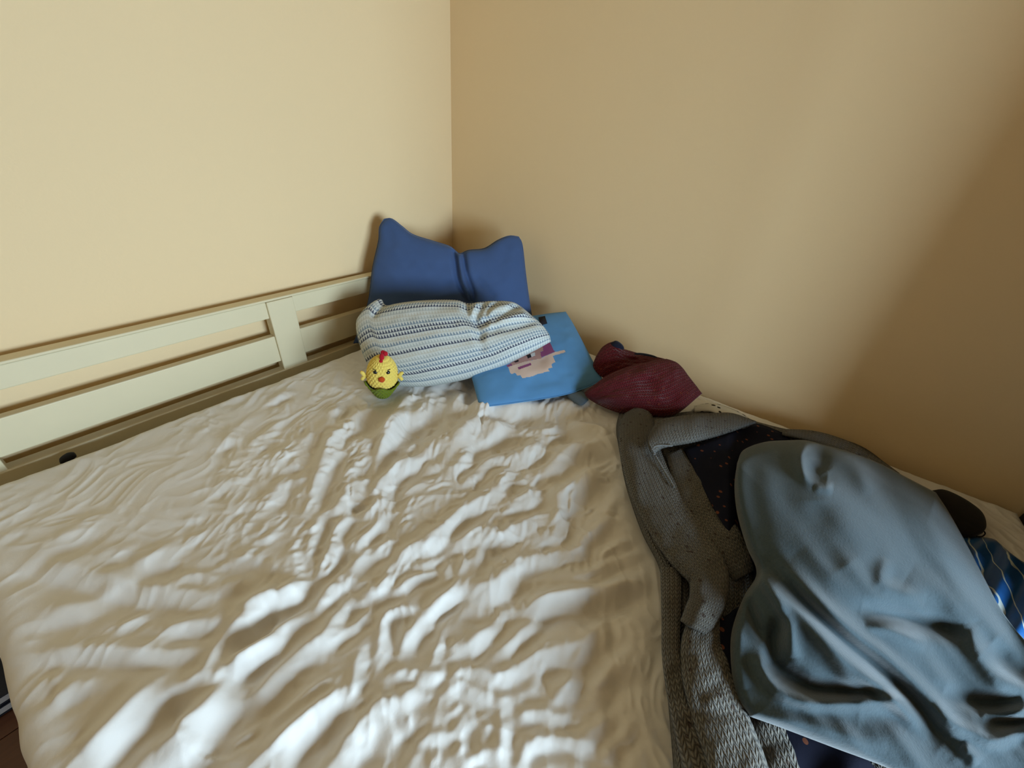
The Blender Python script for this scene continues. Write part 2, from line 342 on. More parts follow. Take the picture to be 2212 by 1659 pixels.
# bright crease flanks read off the photo: region -> (origin), entries "x,y x,y ...|half width|strength"
CR = {
 (0, 1050): "300,760 600,850 900,930 1300,1040 1700,1080 2050,1150|90|.8;420,1280 800,1200 1150,1050|70|.5;500,600 700,520 930,400|60|.3;850,740 1100,680 1300,640|50|.4;1250,850 1500,740 1750,640|70|.6;1700,920 1850,890 2050,930|40|.8;1120,1430 1280,1320 1420,1230|30|.8;1550,1460 1750,1400 1920,1370 2100,1340|60|.9;1720,340 1900,330|25|.4;1750,540 1930,490|25|.4;2020,720 2170,660|25|.4;2080,780 2200,790|25|.4;760,240 840,60|45|.25;0,560 150,440|30|.4",
 (100, 1284): "0,620 400,600 900,620 1430,610|75|1;420,1659 700,1400 1000,1080 1160,900|95|1.3;960,1400 1150,1100 1400,930 1600,780 1700,600 1820,500|70|1;1000,1659 1350,1550 1500,1300 1700,1080 1880,850|120|1.2;1650,900 1800,750 1950,660 2212,520|60|1.1;1750,440 1900,360 2150,240|55|1;1910,260 2050,150 2212,90|70|1.2;90,1090 250,980 450,900|55|.7;0,900 140,850|60|.5;250,910 400,770|25|.5;260,1390 390,1280|25|.5",
 (500, 1284): "100,1150 330,1000 500,780 700,620 850,560|85|1;350,1280 600,1120 850,920 1000,850|40|1.2;450,1620 700,1350 900,1200 1150,1050|110|1.3;1050,1640 1250,1420 1450,1250 1600,1200|110|1;1400,1600 1550,1450 1650,1300|70|.8;1200,1030 1230,900 1250,700 1290,540|50|1;1210,1050 1290,1030 1370,960|30|.9;1330,1100 1500,1090 1600,1150 1700,1330 1800,1230|50|1;1550,860 1650,790 1800,810 1950,830 2050,770|50|1.1;1650,1100 1800,960 1980,930|70|.7;1380,660 1480,560 1500,300 1550,210 1800,210|50|1.1;1680,560 1760,400 1900,270|60|1;1880,250 2000,150 2150,40|45|1.2;990,490 1150,350 1330,240|40|1.1;1180,70 1230,180 1330,240|50|.8;820,560 950,430 1050,250 1100,170|60|.8;0,820 150,720 400,540 560,350 780,190|75|1.1;0,400 200,340 380,240|60|1;150,260 350,150 600,70 720,0|65|1.2;1820,1430 1980,1400 2100,1400 2190,1300|50|.9;890,140 980,50|35|.9;1960,680 2010,500 2040,380|35|.7;0,1440 200,1320 300,1240|30|.8",
 (950, 1284): "160,570 300,560 450,420 600,300 740,120|60|1;220,160 400,220 650,200|50|.8;610,600 800,430 950,300 1000,200|60|.9;820,160 1050,150 1300,110 1480,40 1700,30 1880,0|75|1.1;1300,250 1420,180 1480,80|60|.8;140,860 270,760 450,840 620,850 780,700|60|1.1;800,800 1000,660 1300,600 1420,560 1560,400|85|1.1;1080,1040 1260,960 1350,750 1450,620|65|1;1580,260 1620,400 1640,600 1800,500|35|.8;1520,1050 1600,900 1700,800 1880,780|80|.9;100,1000 180,930 350,980 600,1060 720,1090|60|1.1;230,1200 250,1400 270,1600|50|.7;640,1100 650,1300 620,1600|50|.8;730,1260 900,1170 1100,1230 1290,1190|55|1.1;800,1640 870,1500 1100,1430 1350,1490 1580,1560|60|1.1;1400,1430 1600,1300 1680,1220|65|1;1650,1500 1780,1420 1860,1320|60|.9;1660,1659 1680,1520|55|1;760,950 900,960 1020,800|60|.7;270,1640 420,1570 580,1620|60|.9",
 (450, 950): "960,1420 1060,1330 1180,1200 1220,1050 1290,870 1380,760 1500,740|45|1;930,1180 1000,1020 1060,880 1120,760 1190,720|45|.9;1020,740 1050,620 1080,450 1150,280 1200,120 1260,0|60|.9;860,660 900,500 940,330 990,290|40|.7;620,660 680,540 790,380|60|.6;1280,750 1350,600 1450,570 1560,480|50|1;1310,540 1400,470 1550,430|35|.8;1400,400 1450,280 1520,200 1600,90|50|.9;1600,340 1660,220 1720,80 1760,0|40|.9;1600,790 1650,680 1720,600 1700,500 1800,350 1900,280 2050,170 2212,60|50|1.1;1480,1130 1500,1000 1600,900 1690,800 1720,740 1830,720|40|1;1420,1280 1500,1180 1650,1080 1750,1040|45|.8;880,1290 870,1130 860,980|35|.9;700,1560 850,1480 900,1380 880,1290|60|1.2;1110,1310 1170,1250 1230,1170|20|1;1110,1590 1180,1480 1270,1390|45|1;1280,1470 1330,1380 1450,1420 1600,1470 1700,1400 1780,1300 1750,1200|40|1;1400,1570 1600,1540 1750,1460 1820,1420|50|1;1850,1470 1950,1370 2100,1320 2212,1280|35|1.1;1840,1200 1950,1090 2080,1080 2212,980|45|1;1870,1300 1900,1200|25|.8;1960,1200 2060,1230 2212,1140|35|.9;1230,1130 1300,1080 1370,1080|50|.8;300,640 450,640|40|.4;20,480 200,460|50|.3;290,430 360,350|35|.4;150,1240 400,1170 500,1080|60|.4;200,830 400,920 520,1010|50|.3;100,1450 250,1430 350,1390|50|.7;480,1200 600,1250 700,1200|50|.4;740,1290 800,1200 820,1050|40|.6;620,960 700,830|40|.3;100,50 250,40|40|.3;600,240 830,200 900,120|60|.4;1180,1330 1310,1330|25|.5",
 (900, 950): "0,1260 150,1170 250,1070 450,1020 600,930 800,980 1000,880 1200,780 1400,810|55|1.1;560,1220 620,1100 720,980|60|.9;30,1100 150,990 250,940 360,830 500,700 690,590|55|1.1;700,580 850,480 900,300 820,260|60|.8;390,400 520,400 650,260 800,180|45|.8;300,330 420,280 520,190 550,110|45|1;50,290 150,280 220,220|40|.8;820,700 980,640 1110,600 1150,480 1080,430|60|.9;960,420 1060,380|25|1;1210,310 1350,280 1500,180 1650,130 1830,80|75|.9;980,180 1100,130 1270,90|55|.8;1310,650 1450,600 1550,520 1700,400 1800,300|85|1;1080,1060 1180,960 1350,950 1430,820 1450,700 1600,740|75|.9;870,1280 1000,1230 1200,1190 1400,1120 1590,1110 1640,980 1720,940 1780,880 1900,810|50|1.1;470,1480 700,1520 900,1400 1100,1300|90|1;150,1640 300,1540 450,1440|45|1;1480,1420 1550,1370 1700,1330 1780,1280 1900,1200 2000,1160 2130,1100|45|1;1750,1140 1870,1090 2080,980|40|.9;1700,1620 1850,1560 2000,1450 2180,1420|65|.9;1060,1640 1300,1600 1600,1540 1720,1480|60|1;440,1280 480,1170 490,1070|30|.7;10,1330 100,1310 220,1270|25|1;310,1340 320,1200 400,1190|35|.7;1840,760 1890,620|35|.5;1910,920 2030,900|35|.4;2030,1230 2140,1190|30|.6",
 (450, 750): "1170,810 1230,690 1300,560|50|.7;1200,1000 1260,900 1310,800|60|.7;1370,880 1450,720 1560,680 1640,620 1620,540|50|.8;1640,1130 1720,960 1800,760 1890,620|45|1;1880,900 1930,760 2050,700 2150,620|60|.8;1250,1150 1380,1000 1600,930|50|.7;1850,930 1900,980 2030,930|40|.8;650,900 720,700 760,620|60|.3;470,1000 550,880|50|.4;190,900 320,800 600,640|40|.25;120,930 300,920|30|.3;1380,480 1500,570|20|.4;1060,390 1170,430|30|.3;900,960 1060,880|50|.4",
 (850, 800): "0,620 80,450 180,320 300,300|60|.9;80,800 60,700 150,520 250,440 400,330|60|.8;640,780 740,680 830,580 1000,600 1230,550|65|1;870,720 980,650 1100,580|50|1;890,490 1000,400 1200,360 1400,300|60|.9;590,380 750,400 820,450 960,360|40|.9;1020,480 1250,420 1450,440|50|.8;1340,650 1500,640 1600,560 1560,470|60|.8;1650,560 1900,620 1990,670|50|.8;1420,440 1700,380 2050,420|50|.5;660,370 680,230 740,90|40|.9;590,200 660,110|40|.8;640,330 760,220|30|.8;180,200 290,190|40|.6;400,220 520,150|40|.6;1190,850 1300,850 1480,750|50|.7;1230,620 1150,690 1050,740|40|.6;500,580 560,500 560,370|40|.5",
}
KC = 500.0 / 2212.0
LIGHT_DIR = np.array([0.25, 0.97])
SLOPE = 0.9
_q = np.linspace(-4.5, 4.5, 901)
_sl = -np.exp(-np.abs(_q / 1.25) ** 5) + 0.44 * (np.exp(-((np.abs(_q) - 2.25) / 0.85) ** 2)) * 1.0
_sl -= np.exp(-(_q / 3.0) ** 4) * (_sl.sum() / np.exp(-(_q / 3.0) ** 4).sum())
_pr = np.cumsum(_sl) * (_q[1] - _q[0]); _pr -= np.linspace(_pr[0], _pr[-1], len(_pr))
def one_crease(h, X, Y, px, w, amp):
    W = unproj(px[:, 0], px[:, 1], 0.0)[:, :2]
    k = len(px) // 2; tv = px[min(k + 1, len(px) - 1)] - px[k - 1]; tv /= np.linalg.norm(tv)
    nq = np.array([-tv[1], tv[0]]) * w
    q = unproj(px[k, 0] + nq[0], px[k, 1] + nq[1], 0.0)[:2] - W[k]
    tw = W[min(k + 1, len(W) - 1)] - W[k - 1]; tw /= np.linalg.norm(tw)
    ww = max(0.0035, abs(q[0] * -tw[1] + q[1] * tw[0]))
    r = 4.4 * ww; lx, hx, ly, hy = W[:, 0].min() - r, W[:, 0].max() + r, W[:, 1].min() - r, W[:, 1].max() + r
    i0, i1 = np.searchsorted(xs, (lx, hx)); j0, j1 = np.searchsorted(ys, (ly, hy))
    if i1 <= i0 or j1 <= j0: return
    sl = (slice(j0, j1), slice(i0, i1))
    d, s, al, tot = stroke_dist(X[sl], Y[sl], W)
    chord = W[-1] - W[0]; nn = np.array([-chord[1], chord[0]]); sg = 1.0 if nn @ LIGHT_DIR > 0 else -1.0   # the flank facing the window is the bright one
    endf = np.exp(-np.clip(d * d - s * s, 0, None) / (2 * ww * ww))
    tap = np.clip(np.minimum(al, tot - al) / (0.3 * tot + 1e-9), 0, 1); tap = 0.35 + 0.65 * tap * (2 - tap)
    h[sl] += amp * SLOPE * ww * np.interp(sg * s / ww, _q, _pr, 0, 0) * endf * tap
def crease_height(X, Y):
    h = np.zeros(X.shape)
    for (ox, oy), txt in CR.items():
        for ent in txt.split(';'):
            ps, w, amp = ent.split('|')
            px = np.array([[float(c) for c in q.split(',')] for q in ps.split()]) * KC + (ox, oy)
            one_crease(h, X, Y, smooth_line(px, max(3, 3 * (len(px) - 1))), float(w) * KC, float(amp))
    r = np.random.default_rng(19)
    for i in range(420):                       # small crumples between the long folds
        u0, v0 = r.uniform(330, 1400), r.uniform(830, 1659)
        if u0 > 1300 + (v0 - 900) * 0.17: continue
        a = math.radians(r.normal(-40, 28)); L = r.uniform(8, 26); w = r.uniform(2.2, 5.0)
        am = r.uniform(.2, .55) * np.clip((u0 - 250) / 350, 0.25, 1)
        dv = np.array([math.cos(a), math.sin(a)]) * L; bend = np.array([-dv[1], dv[0]]) * r.uniform(-.25, .25)
        one_crease(h, X, Y, np.array([(u0, v0) - dv, (u0, v0) + bend, (u0, v0) + dv]), w, am)
    for i in range(420):                       # crisp little creases in the far half
        u0, v0 = r.uniform(480, 1340), 815 + 420 * r.random() ** 1.1
        if u0 > 1290 + (v0 - 900) * 0.2 or v0 < 1000 - 0.35 * (u0 - 400): continue
        a = math.radians(r.normal(-48, 30)); L = r.uniform(7, 22); w = r.uniform(1.8, 3.6)
        am = r.uniform(.35, .9) * np.clip((u0 - 420) / 300, 0.3, 1)
        dv = np.array([math.cos(a), math.sin(a)]) * L; bend = np.array([-dv[1], dv[0]]) * r.uniform(-.3, .3)
        one_crease(h, X, Y, np.array([(u0, v0) - dv, (u0, v0) + bend, (u0, v0) + dv]), w, am)
    return h
def drop_axis(n0, n1, lo_, hi_, rad, drop, n):
    """1D profile: flat middle, quarter round, straight drop at both ends -> position, depth"""
    a = np.linspace(0, math.pi / 2, 9)[1:]
    fl = np.linspace(lo_, hi_, n + 1); pos = list(fl); dep = [0.0] * (n + 1)
    down = [rad + drop * k for k in (0.25, 0.5, 0.75, 1.0)]
    hp = [hi_ + rad * math.sin(t) for t in a] + [hi_ + rad] * 4; hd = [rad * (1 - math.cos(t)) for t in a] + down
    lp = [lo_ - rad * math.sin(t) for t in a] + [lo_ - rad] * 4
    return np.array(lp[::-1] + pos + hp), np.array(hd[::-1] + dep + hd)
xs, dx_ = drop_axis(0, 0, SX0 + 0.03, SX1 - 0.005, 0.035, 0.16, 760)
ys, dy_ = drop_axis(0, 0, SY0 + 0.02, SY1 - 0.02, 0.02, 0.17, 900)
X, Y = np.meshgrid(xs, ys); DX, DY = np.meshgrid(dx_, dy_)
Z = crease_height(X, Y)
for _ in range(1):
    Z[1:-1] = (Z[:-2] + 2 * Z[1:-1] + Z[2:]) / 4; Z[:, 1:-1] = (Z[:, :-2] + 2 * Z[:, 1:-1] + Z[:, 2:]) / 4
# crumple of the cotton between the big folds
wx = X + 0.05 * vnoise(X * 9, Y * 9, 11); wy = Y + 0.05 * vnoise(X * 9 + 5, Y * 9, 12)
th = 0.55
ra, rb = wx * math.cos(th) + wy * math.sin(th), -wx * math.sin(th) + wy * math.cos(th)
def ridged(a, b, s): return 1 - np.abs(vnoise(a, b, s))
Z += 0.0034 * (ridged(ra * 13, rb * 22, 21) - .6) + 0.0019 * (ridged(ra * 34, rb * 44, 22) - .6) + 0.004 * vnoise(X * 5, Y * 5, 23)
# the far left of the bed lies smoother
U, V, _q = proj(np.stack([X, Y, np.full(X.shape, ZM)], -1))
flatten = np.clip((DX + DY) / 0.02, 0, 1)
Z = Z * (1 - 0.75 * flatten)
edge = 0.006 * vnoise(X * 25, Y * 25, 31)
X = X + np.where(DX > 0.01, edge * np.clip(DX * 20, 0, 1) * np.sign(X - 0.8), 0); Y = Y + np.where(DY > 0.005, 0.8 * edge * np.clip(DY * 30, 0, 1) * np.sign(Y - 1.0), 0)
DEP = np.maximum(DX, DY)
# slightly lower past the blankets' edge
Pz = np.stack([X, Y, ZM + Z - DEP], -1)
sheet = link('fitted_sheet', grid_mesh('fitted_sheet', Pz), M_sheet)
props(sheet, 'crumpled white cotton sheet spread over the bed', 'bed sheet')
#OBJECTS
# ------------------------------------------------------------------ dark cupboard at the foot of the bed
M_black = plain('black_laminate', (0.012, 0.010, 0.010), 0.5, 0.3, 20, 0.2)
cup = empty('cupboard', (0.26, 2.17, 0), 'black cupboard at the foot of the bed against the beige wall', 'cupboard')
link('cupboard_body', box_mesh('cupboard_body', 0.012, 0.50, CUP_Y, CUP_Y + 0.3, 0.0, 2.2, 0.004), M_black, cup, False)
for k in range(1):
    d_ = link('door', box_mesh('door', 0.501, 0.518, CUP_Y + 0.004 + k * 0.3, CUP_Y + 0.296 + k * 0.3, 0.06, 2.18, 0.003), M_black, cup, False)
    link('handle', box_mesh('handle', 0.5185, 0.532, CUP_Y + 0.25 + k * 0.09, CUP_Y + 0.262 + k * 0.09, 0.9, 1.05, 0.003), M_black, d_, False)

# ------------------------------------------------------------------ cushions
def cushion(name, px, pln, thick, mat, nu=90, nv=90, pw=2.2, ex=0.42, creases=(), back=0.8, bump=0.0, uvs=(1, 1), parent=None, lumps=None):
    n, c = pln
    gu, gv, s, t = coons(*px, nu, nv)
    P = unplane(gu, gv, n, c)
    prof = np.clip((1 - np.abs(2 * s - 1) ** pw) * (1 - np.abs(2 * t - 1) ** pw), 0, 1) ** ex
    h = thick * prof
    if creases: h = h + folds(gu, gv, creases) * np.clip(prof * 2, 0, 1)
    if bump: h = h + bump * prof * vnoise(s * 7 + 3, t * 7, 41) + 0.4 * bump * prof * vnoise(s * 17, t * 15, 42)
    if lumps is not None: h = h + lumps(s, t) * prof
    me = grid_mesh(name, P + n * h[..., None], (s * uvs[0], (1 - t) * uvs[1]), True, P - n * (thick * back * prof)[..., None])
    return link(name, me, mat, parent), (gu, gv, s, t, P, h, n)
def P1(u, v, z): return unproj(np.array(u), np.array(v), z)

M_blue = plain('blue_cotton', (0.055, 0.095, 0.21), 0.85, 0.15, 30, 0.06, 0.1, 0.0008, 0.15)
n = np.array([1, 1, 0.53]); k_ = np.linalg.norm(n); blue_plane = (n / k_, (0.735 + 0.53 * ZM) / k_)
bl_px = ([(830, 474), (846, 473), (868, 489), (892, 507), (935, 521), (972, 533), (992, 548), (1012, 541), (1046, 537), (1076, 519), (1100, 510), (1120, 512)],
         [(1120, 512), (1128, 530), (1135, 590), (1143, 650), (1150, 690), (1160, 722)],
         [(764, 742), (850, 738), (950, 738), (1060, 732), (1160, 722)],
         [(830, 474), (820, 492), (818, 520), (805, 580), (798, 640), (785, 690), (764, 742)])
blue, binfo = cushion('pillow', bl_px, blue_plane, 0.052, M_blue, 110, 110, 2.6, 0.45,
    [([(980, 545), (985, 580), (992, 615), (1012, 650)], 4, -0.020), ([(1000, 548), (1006, 590), (1020, 630), (1024, 655)], 3.6, -0.018), ([(992, 550), (998, 600), (1014, 645)], 4, 0.010),
     ([(945, 632), (975, 612)], 6, -0.004), ([(1030, 605), (1060, 640)], 6, -0.005), ([(840, 500), (850, 530)], 8, -0.004), ([(1095, 525), (1085, 560)], 10, -0.004), ([(900, 560), (960, 560)], 40, 0.004)], 0.7, 0.004)
props(blue, 'plain blue pillow standing upright in the corner of the walls', 'pillow', None)
# piped seam round the blue pillow
seam = np.concatenate([binfo[4][0, :], binfo[4][1:, -1]])
link('seam', tube_mesh('seam', np.concatenate([binfo[4][::-1, 0][:-1], seam])[::2], 0.0022, 6), M_blue, blue)

# sky blue cushion with a pixel print
M_sky = plain('sky_blue_canvas', (0.10, 0.27, 0.52), 0.8, 0.2, 25, 0.06, 0.12, 0.0008, 0.1)
M_beige = plain('print_beige', (0.62, 0.46, 0.38), 0.8); M_pink = plain('print_skin', (0.40, 0.22, 0.19), 0.8)
M_purple = plain('print_purple', (0.24, 0.06, 0.16), 0.8); M_ink = plain('print_black', (0.012, 0.01, 0.014), 0.8); M_pale = plain('print_white', (0.60, 0.58, 0.56), 0.8)
bl, br, tr = P1(1036, 880, 0.018), P1(1303, 821, 0.035), P1(1222, 673, 0.135)
tl = bl + (tr - br); lbp = plane3(bl, br, tr)
tlu, tlv, _ = proj(tl)
lb_px = ([(tlu, tlv), (1222, 673)], [(1222, 673), (1240, 703), (1275, 770), (1303, 821)],
         [(1036, 880), (1100, 872), (1200, 857), (1255, 842), (1303, 821)], [(tlu, tlv), (1036, 880)])
sky, sinfo = cushion('cushion', lb_px, lbp, 0.028, M_sky, 200, 200, 3.5, 0.5, [([(1150, 840), (1130, 860)], 12, -0.004), ([(1210, 815), (1230, 845)], 12, -0.003)], 0.45, 0.003)
props(sky, 'sky blue square cushion with a pixelated face print, beside the red knit', 'cushion')
for m_ in (M_beige, M_pink, M_purple, M_ink, M_pale): sky.data.materials.append(m_)
def inside(px, py, poly):
    r = np.zeros(px.shape, bool)
    for (x0, y0), (x1, y1) in zip(poly, poly[1:] + poly[:1]):
        c_ = (y0 > py) != (y1 > py)
        r ^= c_ & (px < (x1 - x0) * (py - y0) / (y1 - y0 + 1e-9) + x0)
    return r
PR = [(2, "150,1190 520,960 800,700 1060,600 1140,800 1040,830 1080,960 1050,1000 880,1030 640,1080 330,1180 220,1215"),
      (3, "960,640 1250,520 1400,830 1060,975 1030,840 1115,800 1090,700"), (3, "150,1190 290,1130 310,1190 215,1215"),
      (1, "205,1215 640,1080 1050,1000 1150,940 1400,840 1640,780 1690,835 1350,935 1420,1090 1320,1140 1345,1230 1235,1260 1265,1325 960,1400 820,1460 570,1505 530,1430 430,1435 400,1370 280,1395"),
      (3, "460,1225 780,1110 815,1165 485,1285"), (4, "675,920 775,880 815,960 715,1000"), (5, "775,880 880,840 910,920 815,960"), (4, "350,1085 470,1030 490,1070 400,1105")]
pu, pv, ph = proj(sinfo[4] + sinfo[6] * sinfo[5][..., None])
fu = (pu[:-1, :-1] + pu[1:, 1:]) / 2; fv = (pv[:-1, :-1] + pv[1:, 1:]) / 2
mi = np.zeros(fu.shape, np.int32)
for idx_, tx in PR:
    poly = [(1080 + float(a.split(',')[0]) * 180 / 2133, 690 + float(a.split(',')[1]) * 180 / 2133) for a in tx.split()]
    mi[inside(fu, fv, poly)] = idx_
allmi = np.zeros(len(sky.data.polygons), np.int32); allmi[:mi.size] = mi.ravel(); sky.data.polygons.foreach_set('material_index', allmi)
tg = [unplane(np.array(a), np.array(b), lbp[0], lbp[1] + 0.0235) for a, b in ((1163, 686), (1177, 683), (1182, 699), (1168, 703))]
tgm = grid_mesh('fabric_tag', np.array([[tg[0], tg[1]], [tg[3], tg[2]]]))
solid(props(link('fabric_tag', tgm, M_ink, sky), 'small black fabric tag'), 0.0015)
link('seam', tube_mesh('seam', sinfo[4][-1, ::4] + sinfo[6] * 0.001, 0.0022, 6), M_sky, sky)

# striped pillow with rows of little triangles
def tri_mat():
    t = NT('triangle_print'); u, v = t.uv()
    rows = 22.0
    rv = t.math('MULTIPLY', v, rows); ri = t.math('FLOOR', rv); rf = t.math('FRACT', rv)
    ti = t.math('ABSOLUTE', t.math('SUBTRACT', t.math('FRACT', t.math('MULTIPLY', u, 64.0)), 0.5))
    tri = t.math('LESS_THAN', rf, t.math('SUBTRACT', 0.96, t.math('MULTIPLY', ti, 1.92)))
    ramp = t.node('ShaderNodeValToRGB'); ramp.color_ramp.interpolation = 'CONSTANT'
    t.put(ramp.inputs[0], t.math('DIVIDE', t.math('ADD', ri, 0.5), rows))
    pale = (0.56, 0.57, 0.53); dark = (0.075, 0.085, 0.125); mid = (0.20, 0.255, 0.31); soft = (0.40, 0.43, 0.42); sand = (0.50, 0.49, 0.43)
    seq = [soft, mid, soft, dark, mid, mid, soft, sand, dark, soft, mid, sand, dark, dark, mid, soft, sand, soft, dark, mid, soft, dark]
    el = ramp.color_ramp.elements
    el[0].position = 0; el[0].color = rgba(seq[0]); el[1].position = 1 / rows; el[1].color = rgba(seq[1])
    for i, cc in enumerate(seq[2:], 2):
        e = el.new(i / rows); e.color = rgba(cc)
    c = t.mix(tri, rgba((0.58, 0.60, 0.57)), ramp.outputs[0])
    t.bump(t.noise(600, 2), 0.08, 0.0006)
    return t.fin(c, 0.8, 0.2, 0.05)
M_tri = tri_mat()
st_plane = plane3(P1(860, 836, 0.016), P1(1188, 742, 0.140), P1(800, 662, 0.195))
st_px = ([(798, 668), (812, 652), (824, 647), (836, 660), (880, 655), (930, 650), (985, 650), (1012, 656), (1060, 652), (1105, 653), (1128, 664)],
         [(1128, 664), (1150, 684), (1172, 703), (1186, 722), (1190, 738)],
         [(848, 834), (920, 835), (1000, 821), (1060, 802), (1120, 775), (1160, 755), (1190, 738)],
         [(798, 668), (774, 688), (769, 708), (776, 742), (790, 780), (812, 808), (848, 834)])
strip, tinfo = cushion('pillow', st_px, st_plane, 0.050, M_tri, 170, 130, 2.6, 0.5,
    [([(1075, 660), (1060, 675), (1052, 690)], 4, -0.008), ([(1100, 668), (1085, 685), (1060, 705)], 4, 0.008), ([(1130, 690), (1095, 705), (1060, 715)], 4, 0.007), ([(1150, 705), (1100, 722), (1050, 728)], 5, -0.006), ([(1030, 668), (1022, 690)], 4, 0.008), ([(860, 672), (900, 668), (940, 670)], 8, 0.004), ([(1015, 660), (1012, 690), (1030, 715), (1038, 735)], 7, -0.016), ([(1045, 665), (1030, 700), (1045, 710), (1080, 690), (1115, 668)], 6, -0.014),
     ([(1037, 735), (1042, 760)], 7, -0.008), ([(1060, 690), (1090, 672)], 6, 0.008), ([(1000, 715), (1025, 735)], 8, 0.006), ([(1085, 700), (1130, 685)], 8, 0.006), ([(1070, 715), (1140, 700)], 6, -0.006),
     ([(815, 690), (830, 672), (840, 658)], 5, -0.008), ([(880, 740), (960, 745)], 50, 0.012), ([(1100, 745), (1150, 725)], 18, 0.006)], 0.6, 0.004)
props(strip, 'pale pillow printed with rows of small blue triangles, behind the crochet chick', 'pillow')

# crumpled red knit
M_red = knit_mat('red_wool', (0.13, 0.014, 0.018), (0.03, 0.003, 0.005), (0.16, 0.03, 0.018), 0.011, 0.008, 0.8, 0.5)
M_navyw = plain('navy_wool', (0.012, 0.014, 0.028), 0.95, 0.1, 160, 0.5, 0.6, 0.003, 0.2)
red = empty('knitted_jumper', tuple(P1(1400, 895, 0.0)), 'crumpled dark red knitted jumper with navy trim against the beige wall', 'jumper')
rp = plane3(P1(1264, 848, 0.045), P1(1440, 777, 0.125), P1(1515, 850, 0.075))
rb, _i = cushion('body', ([(1262, 848), (1308, 815), (1352, 795), (1400, 783), (1440, 775)], [(1440, 775), (1466, 788), (1490, 818), (1503, 833), (1517, 850)],
    [(1292, 872), (1340, 890), (1400, 900), (1455, 898), (1517, 850)], [(1262, 848), (1268, 858), (1292, 872)]), rp, 0.045, M_red, 100, 70, 2.4, 0.5,
    [([(1290, 856), (1340, 858), (1400, 840)], 10, -0.006), ([(1360, 880), (1440, 870)], 14, -0.008)], 0.8, 0.006, (0.34, 0.2), red)
rp2 = plane3(P1(1285, 800, 0.055), P1(1320, 740, 0.12), P1(1436, 777, 0.10))
link_, _i = cushion('sleeve', ([(1287, 770), (1303, 748), (1328, 739), (1346, 754), (1395, 768), (1440, 776)], [(1440, 776), (1436, 788), (1425, 800)],
    [(1312, 822), (1350, 812), (1395, 806), (1425, 800)], [(1287, 770), (1281, 790), (1292, 808), (1312, 822)]), rp2, 0.03, M_red, 70, 50, 2.2, 0.5,
    [([(1325, 795), (1370, 780)], 8, -0.006)], 0.8, 0.005, (0.2, 0.12), red)
props(cushion('trim', ([(1318, 741), (1330, 737), (1342, 743)], [(1342, 743), (1348, 752), (1347, 760)], [(1325, 758), (1336, 762), (1347, 760)], [(1318, 741), (1320, 750), (1325, 758)]),
    (rp2[0], rp2[1] + 0.012), 0.016, M_navyw, 24, 24, 2, 0.5, parent=red)[0], 'navy wool trim')
props(cushion('trim', ([(1362, 763), (1385, 763), (1410, 768), (1424, 774)], [(1424, 774), (1424, 778), (1420, 782)], [(1368, 770), (1390, 779), (1420, 782)], [(1362, 763), (1363, 767), (1368, 770)]),
    (rp2[0], rp2[1] + 0.008), 0.012, M_navyw, 30, 16, 2, 0.5, parent=red)[0], 'navy wool trim')

# little grey-blue cloth end poking out under the sky blue cushion
M_gb = plain('grey_blue_cotton', (0.12, 0.16, 0.20), 0.9, 0.1, 60, 0.1, 0.2)
gc, _i = cushion('face_cloth', ([(1212, 842), (1235, 838), (1252, 840)], [(1252, 840), (1264, 852), (1272, 864)], [(1240, 868), (1256, 876), (1272, 864)], [(1212, 842), (1225, 856), (1240, 868)]),
    (np.array([0, 0, 1.0]), ZM + 0.016), 0.008, M_gb, 24, 24, 3, 0.5)
props(gc, 'small folded grey-blue cloth peeking out under the sky blue cushion', 'cloth')

# ------------------------------------------------------------------ crochet chick
def crochet_mat(name, col):
    t = NT(name); f = t.noise(500, 3); c = t.mix(f, rgba([x * 0.75 for x in col]), rgba([min(1, x * 1.2) for x in col])); t.bump(f, 0.5, 0.0015)
    return t.fin(c, 0.95, 0.1, 0.2)
M_yel = crochet_mat('yellow_yarn', (0.80, 0.60, 0.13)); M_grn = crochet_mat('green_yarn', (0.14, 0.18, 0.010))
M_redy = crochet_mat('red_yarn', (0.42, 0.012, 0.022)); M_org = crochet_mat('orange_yarn', (0.50, 0.07, 0.012))
M_eye = plain('eye_bead', (0.006, 0.006, 0.007), 0.1, 0.6)
cb = P1(827, 857, 0.0)
chick = empty('crochet_chick', (0, 0, 0), 'yellow crocheted chick in a green cup, with red comb, on the white sheet', 'toy')
def stitches(rows, per, amp, z0, z1):
    def fn(T, R_, Z_):
        row = (Z_ - z0) / (z1 - z0) * rows; ri = np.floor(row)
        a = np.abs(np.sin(math.pi * row)) ** 0.6 * np.abs(np.sin(0.5 * per * T + ri * math.pi / 2)) ** 0.5
        return R_ + amp * (a - 0.5) * np.clip(R_ / 0.01, 0, 1), Z_
    return fn
def egg(n):
    z = np.linspace(0.036, 0.142, n); t = (z - 0.036) / 0.106
    r = 0.0435 * np.sqrt(np.clip(1 - np.abs((t - 0.36) / np.where(t < 0.36, 0.37, 0.645)) ** 2.2, 0, 1)) ** 1.0
    r[0] = r[-1] = 0; return np.stack([r, z], 1)
body = link('body', lathe_mesh('body', egg(110), 144, stitches(13, 26, 0.0042, 0.036, 0.142)), M_yel, chick)
zz = np.linspace(0, 1, 50); cup_r = 0.015 + 0.032 * zz ** 0.75; cup_z = 0.002 + 0.054 * zz
prof = [(0, 0.0)] + list(zip(cup_r, cup_z)) + [(0.0455, 0.058), (0.043, 0.054), (0.041, 0.044)]
